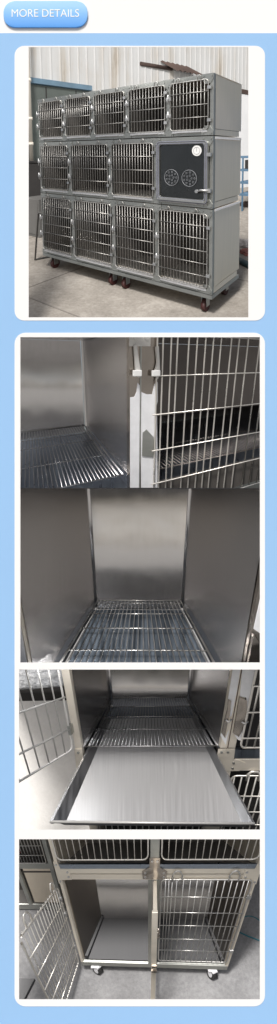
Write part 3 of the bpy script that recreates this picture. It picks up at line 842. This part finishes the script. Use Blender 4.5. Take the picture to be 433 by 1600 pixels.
# ================================================================== SET 5: lower cells, doors open
S = S5
GZ = -.13
gr(S, 'ground', 'cool_concrete', GZ, -8, 8, -1, 9)
W5_, D5, T5 = 1.2004, .6523, .813
c5 = S.thing('kennel_cage', (.6, .3, GZ), 'wheeled steel kennel with two large lower cells and a wire door swung open at left', 'kennel')
S.put('back_wall', bowed(.03, .588, D5, .01, .74, .02), 'low_cell_wall_steel', c5)
S.put('back_wall', bowed(.594, 1.17, D5, .01, .74, .02), 'dark_back_steel', c5)
S.put('side_wall', panel_grid(NB(), lambda a, b: (.0285, .03 + (D5 - .035) * a, .02 + .72 * b), 6, 6), 'warm_wall_steel', c5)
S.put('side_wall', panel_grid(NB(), lambda a, b: (1.172, .03 + (D5 - .035) * a, .02 + .72 * b), 6, 6), 'warm_wall_steel', c5)
S.put('outer_wall', box(NB(), 1.18, 1.199, .03, D5 + .01, .0, 1.3), 'bank_side_steel', c5)
S.put('outer_wall', box(NB(), .001, .02, .03, D5 + .01, .0, 1.3), 'bank_side_steel', c5)
S.put('partition', box(NB(), .585, .597, .03, D5 - .01, .02, .74), 'inner_wall_steel', c5)
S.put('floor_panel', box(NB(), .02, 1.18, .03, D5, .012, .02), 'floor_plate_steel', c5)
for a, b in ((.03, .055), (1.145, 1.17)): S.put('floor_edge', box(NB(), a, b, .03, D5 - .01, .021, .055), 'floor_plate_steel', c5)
S.put('cell_ceiling', box(NB(), .02, 1.18, .03, D5, .742, .75), 'side_wall_steel', c5)
S.put('base_rail', box(NB(), 0, 1.2, -.002, .028, -.03, .012, .003), 'bank_frame_steel', c5)
S.put('underside', box(NB(), .01, 1.19, .03, D5, -.03, -.02), 'dark_shade', c5)
S.put('post', box(NB(), 0, .019, -.001, .028, .0125, 1.3), 'polished_frame_steel', c5)
S.put('post', box(NB(), 1.181, 1.2, -.001, .028, .0125, 1.3), 'polished_frame_steel', c5)
S.put('post', box(NB(), .562, .585, -.001, .028, .0125, .7455), 'bank_frame_steel', c5)
S.put('post', box(NB(), .612, .632, -.001, .028, .0125, .7455), 'bank_frame_steel', c5)
S.put('post', box(NB(), .575, .625, -.002, .028, .82, 1.3), 'bank_frame_steel', c5)
S.put('rail', box(NB(), .0195, 1.1805, .0, .028, .746, .779), 'polished_frame_steel', c5)
S.put('rail', box(NB(), .0195, 1.1805, .0, .028, .784, .813), 'polished_frame_steel', c5)
gp = NB()
slab(gp, [(-.004, .72), (.02, .72), (.024, .745), (.085, .745), (.085, .813), (.03, .813), (.02, .86), (-.004, .86)], -.006, -.0015)
slab(gp, [(1.204, .72), (1.18, .72), (1.176, .745), (1.115, .745), (1.115, .813), (1.17, .813), (1.18, .86), (1.204, .86)], -.006, -.0015)
S.put('gusset_plate', gp, 'polished_frame_steel', c5)
gp = NB(); slab(gp, [(.53, .752), (.67, .752), (.675, .80), (.63, .825), (.63, .88), (.57, .88), (.57, .825), (.525, .80)], -.008, -.0025)
S.put('gusset_plate', gp, 'latch_steel', c5)
rv = NB()
for x, z in ((.545, .765), (.545, .79), (.655, .765), (.655, .79), (.585, .86), (.615, .86), (.07, .765), (.07, .795), (1.13, .765), (1.13, .795), (.01, .84), (1.19, .84), (1.19, .735), (.01, .735)): disc(rv, (x, -.006, z), (0, -1, 0), .0065, .0055, 10)
S.put('rivet', rv, 'bolt_steel', c5)
# upper cells
uc = NB(); box(uc, .022, .57, .03, .62, .816, .824); box(uc, .63, 1.178, .03, .62, .816, .824); box(uc, .022, 1.178, .62, .63, .816, 1.3); box(uc, .594, .606, .03, .62, .826, 1.3)
S.put('cell_liner', uc, 'bank_inner_steel', c5)
S.put('upper_sill', box(NB(), .0195, 1.1805, .002, .026, .8135, .840), 'tray_shade_steel', c5)
for a, b in ((.03, .562), (.638, 1.165)):
    dr = NB(); wire_door(dr, a, b, .872, 1.5, -.016, .0046, spread(a, b, 13), [1.0, 1.1], .03, .0028); S.put('door', dr, 'wire_warm_steel', c5)
# closed right door
dr = NB(); x0, x1 = .642, 1.172
xs = [.668, .688, .708, .735, .775, .815, .855, .895, .935, .975, 1.015, 1.055, 1.09, 1.125, 1.150]
wire_door(dr, x0, x1, .07, .752, -.016, .0046, xs, [.64, .525, .42, .30, .19], .022, .0033)
for hx in (.735, 1.062):
    tube(dr, [(hx - .028, -.018, .74), (hx - .028, -.022, .785), (hx - .016, -.024, .803), (hx, -.024, .809), (hx + .016, -.024, .803), (hx + .028, -.022, .785), (hx + .028, -.018, .74)], .005, 8)
d5 = S.put('door', dr, 'wire_steel', c5)
hb = NB()
for z in (.64, .19): box(hb, 1.165, 1.19, -.026, -.010, z - .012, z + .012)
S.put('hinge', hb, 'bolt_steel', d5)
# open left door
P0 = Vector((-.012, -.02, 0)); e0 = S.floor(30, 1466, .70); dd5 = Vector((e0.x - P0.x, e0.y - P0.y, 0)); Ld = min(.56, dd5.length); dd5.normalize()
def ol(t, z): return P0 + dd5 * t + Vector((0, 0, z))
dr = NB()
tube(dr, [ol(t, z) for t, z in rrect(0, .03, Ld, .70, .022)], .0052, 8, True)
for k in range(1, 15): t = Ld * k / 15; tube(dr, [ol(t, .03), ol(t, .712)], .0028)
for z in (.12, .235, .35, .465, .58): tube(dr, [ol(-.01, z) + Vector((.006, 0, 0)), ol(Ld, z) + Vector((.006, 0, 0))], .0038)
for t in (Ld * .14, Ld * .80):
    tube(dr, [ol(t - .028, .70), ol(t - .030, .735), ol(t - .016, .757), ol(t, .763), ol(t + .016, .757), ol(t + .030, .735), ol(t + .028, .70)], .005, 8)
od5 = tag(S.put('door', dr, 'wire_warm_steel', c5), 'wire door swung open to the left')
lb = NB(); tube(lb, [ol(Ld, .17), ol(Ld + .03, .175), ol(Ld + .035, .15)], .006, 8); S.put('latch', lb, 'bolt_steel', od5)
hb = NB()
for z in (.5, .2, .62): disc(hb, (-.012, -.02, z - .015), (0, 0, 1), .011, .03, 10)
S.put('hinge', hb, 'bolt_steel', c5)
# narrow door standing open edge-on in the middle
dr = NB(); xm = .606
box(dr, xm - .017, xm + .011, -.372, -.350, .055, .742, .002); box(dr, xm - .012, xm + .008, -.348, -.02, .722, .74); box(dr, xm - .012, xm + .008, -.348, -.02, .07, .088)
box(dr, xm - .009, xm + .009, -.02, .0, .07, .742)
for k in range(7): tube(dr, [(xm, -.31 + .04 * k, .08), (xm, -.31 + .04 * k, .73)], .0034)
md = tag(S.put('door', dr, 'polished_frame_steel', c5), 'middle door standing open edge-on towards the viewer')
lb = NB()
for z in (.40, .36): box(lb, xm - .015, xm + .015, -.386, -.373, z - .006, z + .006)
S.put('latch', lb, 'latch_steel', md)
lb = NB()
for z in (.33, .36): tube(lb, [(.615, -.02, z - .03), (.64, -.03, z), (.63, -.02, z + .03)], .008, 8)
S.put('latch', lb, 'latch_steel', c5)
# castors
for (x, y, tw) in ((.115, .012, 1.05), (1.085, .012, .45), (.115, D5 - .08, 0), (1.085, D5 - .08, 0)):
    fk = NB(); box(fk, x - .035, x + .035, y - .035, y + .035, -.040, -.031)
    a = Vector((math.cos(tw), math.sin(tw), 0)); n_ = Vector((-a.y, a.x, 0))
    for sg in (-1, 1):
        c = Vector((x, y, 0)) + a * sg * .021 - n_ * .015
        disc(fk, c + Vector((0, 0, -.075)) , a, .024, .004 * sg, 14)
    tube(fk, [(x, y, -.04), (x, y, -.055)], .02, 10)
    fc = Vector((x, y, -.085)) - n_ * .015
    arc = [fc + n_ * .052 * math.cos(t) * -1 + Vector((0, 0, .052 * math.sin(t))) for t in [math.radians(55 + 11 * k) for k in range(11)]]
    for i in range(10):
        q4 = [fk.verts.new(arc[i] - a * .026), fk.verts.new(arc[i] + a * .026), fk.verts.new(arc[i + 1] + a * .026), fk.verts.new(arc[i + 1] - a * .026)]; fk.faces.new(q4)
    cs = S.put('caster', fk, 'caster_white', c5)
    if cs:
        cc = Vector((x, y, -.085)) - n_ * .015 - a * .019
        S.put('wheel', disc(NB(), cc, a, .045, .038, 20), 'caster_black', cs)
        S.put('hub', disc(NB(), cc - a * .003, a, .022, .044, 16), 'caster_white', cs)
# neighbour kennel behind at left
bx0, bx1, by = -1.9, -.55, 1.0
nk = S.thing('kennel_cage', (-1.1, by, GZ), 'second steel kennel standing in the background at the left', 'kennel')
nb = NB(); box(nb, bx0, bx1, by + .5, by + .51, -.08, 1.0); box(nb, bx1 - .02, bx1, by + .03, by + .5, -.08, 1.0); box(nb, bx0, bx1 - .022, by + .03, by + .5, .40, .41); box(nb, bx0, bx1 - .022, by + .03, by + .5, -.06, -.05)
S.put('carcass', nb, 'bank_inner_steel', nk)
nf = NB()
for x in (-1.9, -1.23, -1.02, -.60): box(nf, x, x + .045, by - .002, by + .028, -.02, 1.0)
box(nf, bx0, bx1, by - .004, by + .028, -.09, -.0205); box(nf, bx0, bx1, by - .004, by + .03, .46, .52)
S.put('front_frame', nf, 'bank_frame_steel', nk)
nw = NB(); wire_door(nw, -1.85, -.61, .53, .9, by - .02, .005, spread(-1.85, -.61, 34), [.62, .72], .02, .004)
S.put('door', nw, 'wire_steel', nk)
nw = NB(); wire_door(nw, -1.85, -1.24, .0, .45, by - .02, .005, [], [.2], .02, .004); tube(nw, [(-1.26, by - .05, .02), (-1.26, by - .05, .2)], .012)
S.put('door', nw, 'wire_steel', nk)
S.put('door_panel', box(NB(), -1.85, -1.235, by + .06, by + .07, -.05, .455), 'bank_inner_steel', nk)
S.put('door_panel', box(NB(), -.97, -.61, by + .06, by + .07, -.02, .455), 'bank_side_steel', nk)
for x in (-1.75, -.72):
    S.put('caster', disc(NB(), (x - .015, by + .06, GZ + .022), (1, 0, 0), .022, .03, 12), 'caster_black', nk)
bm = NB()
rag(S, 'goods_bag', Vector((-1.20, by + .16, .585)), .15, .06, 'red_goods', 'dull red bag inside the background kennel at top left', 'bag', 9)
# steel sheet lying at lower left
pA, pB, pC, pD = S.floor(10, 1528, GZ + .03), S.floor(54, 1529, GZ + .03), S.floor(33, 1570, GZ + .03), S.floor(0, 1575, GZ + .03)
bm = NB()
lo = [bm.verts.new((p.x, p.y, GZ + .003)) for p in (pA, pB, pC, pD)]; hi = [bm.verts.new((p.x, p.y, GZ + .03)) for p in (pA, pB, pC, pD)]
bm.faces.new(lo[::-1]); bm.faces.new(hi)
for k in range(4): bm.faces.new((lo[k], lo[(k + 1) % 4], hi[(k + 1) % 4], hi[k]))
S.put('steel_sheet', bm, 'floor_plate_steel', None, 'flat dark steel tray lying on the concrete below the open wire door', 'tray')
# hose at the right
def hose(S, pts, r, label):
    P = [S.floor(u, v, GZ + r + .001) for u, v in pts]; Q = []
    for i in range(len(P) - 1):
        p0, p1, p2, p3 = P[max(0, i - 1)], P[i], P[i + 1], P[min(len(P) - 1, i + 2)]
        for k in range(6):
            t = k / 6
            Q.append(.5 * ((2 * p1) + (p2 - p0) * t + (2 * p0 - 5 * p1 + 4 * p2 - p3) * t * t + (3 * p1 - p0 - 3 * p2 + p3) * t ** 3))
    Q.append(P[-1])
    return S.put('hose', tube(NB(), Q, r, 8), 'hose_teal', None, label, 'hose')
hose(S, [(360, 1455), (372, 1456), (388, 1463), (404, 1469), (425, 1478)], .008, 'teal hose running low along the concrete right of the wheeled kennel')
hose(S, [(372, 1438), (384, 1432), (394, 1432), (404, 1437), (420, 1450)], .006, 'thin teal hose curving higher up on the concrete at the right edge')

# ================================================================== world around the board
bm = NB(); panel_grid(bm, lambda a, b: (-60 + 120 * a, -60 + 120 * b, -.004), 8, 8, False)
g0_ = link_mesh('plaza', bm, 'plaza_concrete'); tag(g0_, kind='structure')

# ------------------------------------------------------------------ light
EL, AZ = math.radians(45), math.radians(-16)      # sun behind the viewer, a little to the left
sun_dir = Vector((math.sin(AZ) * math.cos(EL), -math.cos(AZ) * math.cos(EL), math.sin(EL)))   # towards the sun
w = bpy.data.worlds.new('World'); sc.world = w; w.use_nodes = True
nt = w.node_tree; bg = nt.nodes['Background']
sky = nt.nodes.new('ShaderNodeTexSky'); sky.sky_type = 'NISHITA'; sky.sun_disc = False
sky.sun_elevation = EL; sky.sun_rotation = math.atan2(sun_dir.x, sun_dir.y)
sky.air_density = 1.0; sky.dust_density = 4.0; sky.ozone_density = 1.0
hs = nt.nodes.new('ShaderNodeHueSaturation'); hs.inputs['Saturation'].default_value = .6
nt.links.new(sky.outputs['Color'], hs.inputs['Color']); nt.links.new(hs.outputs['Color'], bg.inputs['Color'])
bg.inputs['Strength'].default_value = .085
sl = bpy.data.lights.new('sun', 'SUN'); sl.energy = 2.75; sl.angle = math.radians(12); sl.color = (1, .97, .93)
so = bpy.data.objects.new('sun', sl); col.objects.link(so); so.location = sun_dir * 30
so.rotation_euler = sun_dir.to_track_quat('Z', 'Y').to_euler()
def lamp(name, loc, target, size, power, color=(1, 1, 1), sy=None):
    l = bpy.data.lights.new(name, 'AREA'); l.shape = 'RECTANGLE'; l.size = size; l.size_y = sy or size; l.energy = power; l.color = color
    o = bpy.data.objects.new(name, l); col.objects.link(o); o.location = loc
    o.rotation_euler = (Vector(target) - Vector(loc)).to_track_quat('-Z', 'Y').to_euler()
    return o

def fill_lamp(name, rect, dv, power, color=(1, 1, 1), d0=8, d1=60, lean=.75, spread=180, part=(0, 1)):
    # added fill lamp, unseen above the window behind the board, brightens its diorama
    u0, v0, u1, v1 = rect; um = u0 + (u1 - u0) * (part[0] + part[1]) / 2
    c = board(um, v0 - dv, (d0 + d1) / 2 * U)
    o = lamp(name, c, c + Vector((0, lean, -1)), (u1 - u0) * U * (part[1] - part[0]), power, color, (d1 - d0) * U)
    o.data.spread = math.radians(spread)
    return o
fill_lamp('fill_lamp', W1, 45, 2.6, (1, .98, .95), lean=1.1)
fill_lamp('fill_lamp', W4, 3, 3.4, d0=60, d1=110, lean=.4, part=(0, .26))
fill_lamp('fill_lamp', W5, 4, 1.0)

# ------------------------------------------------------------------ camera
cam = bpy.data.cameras.new('camera'); cam.sensor_fit = 'VERTICAL'; cam.sensor_height = 24
cam.lens = 24 * FD / 1600; cam.clip_start = .1; cam.clip_end = 500
co = bpy.data.objects.new('camera', cam); col.objects.link(co)
co.location = (0, -FD * U, EYE_Z); co.rotation_euler = (math.radians(90), 0, 0)
sc.camera = co
sc.view_settings.view_transform = 'Standard'; sc.view_settings.look = 'None'; sc.view_settings.exposure = 0
sc.render.engine = 'CYCLES'
sc.cycles.max_bounces = 10
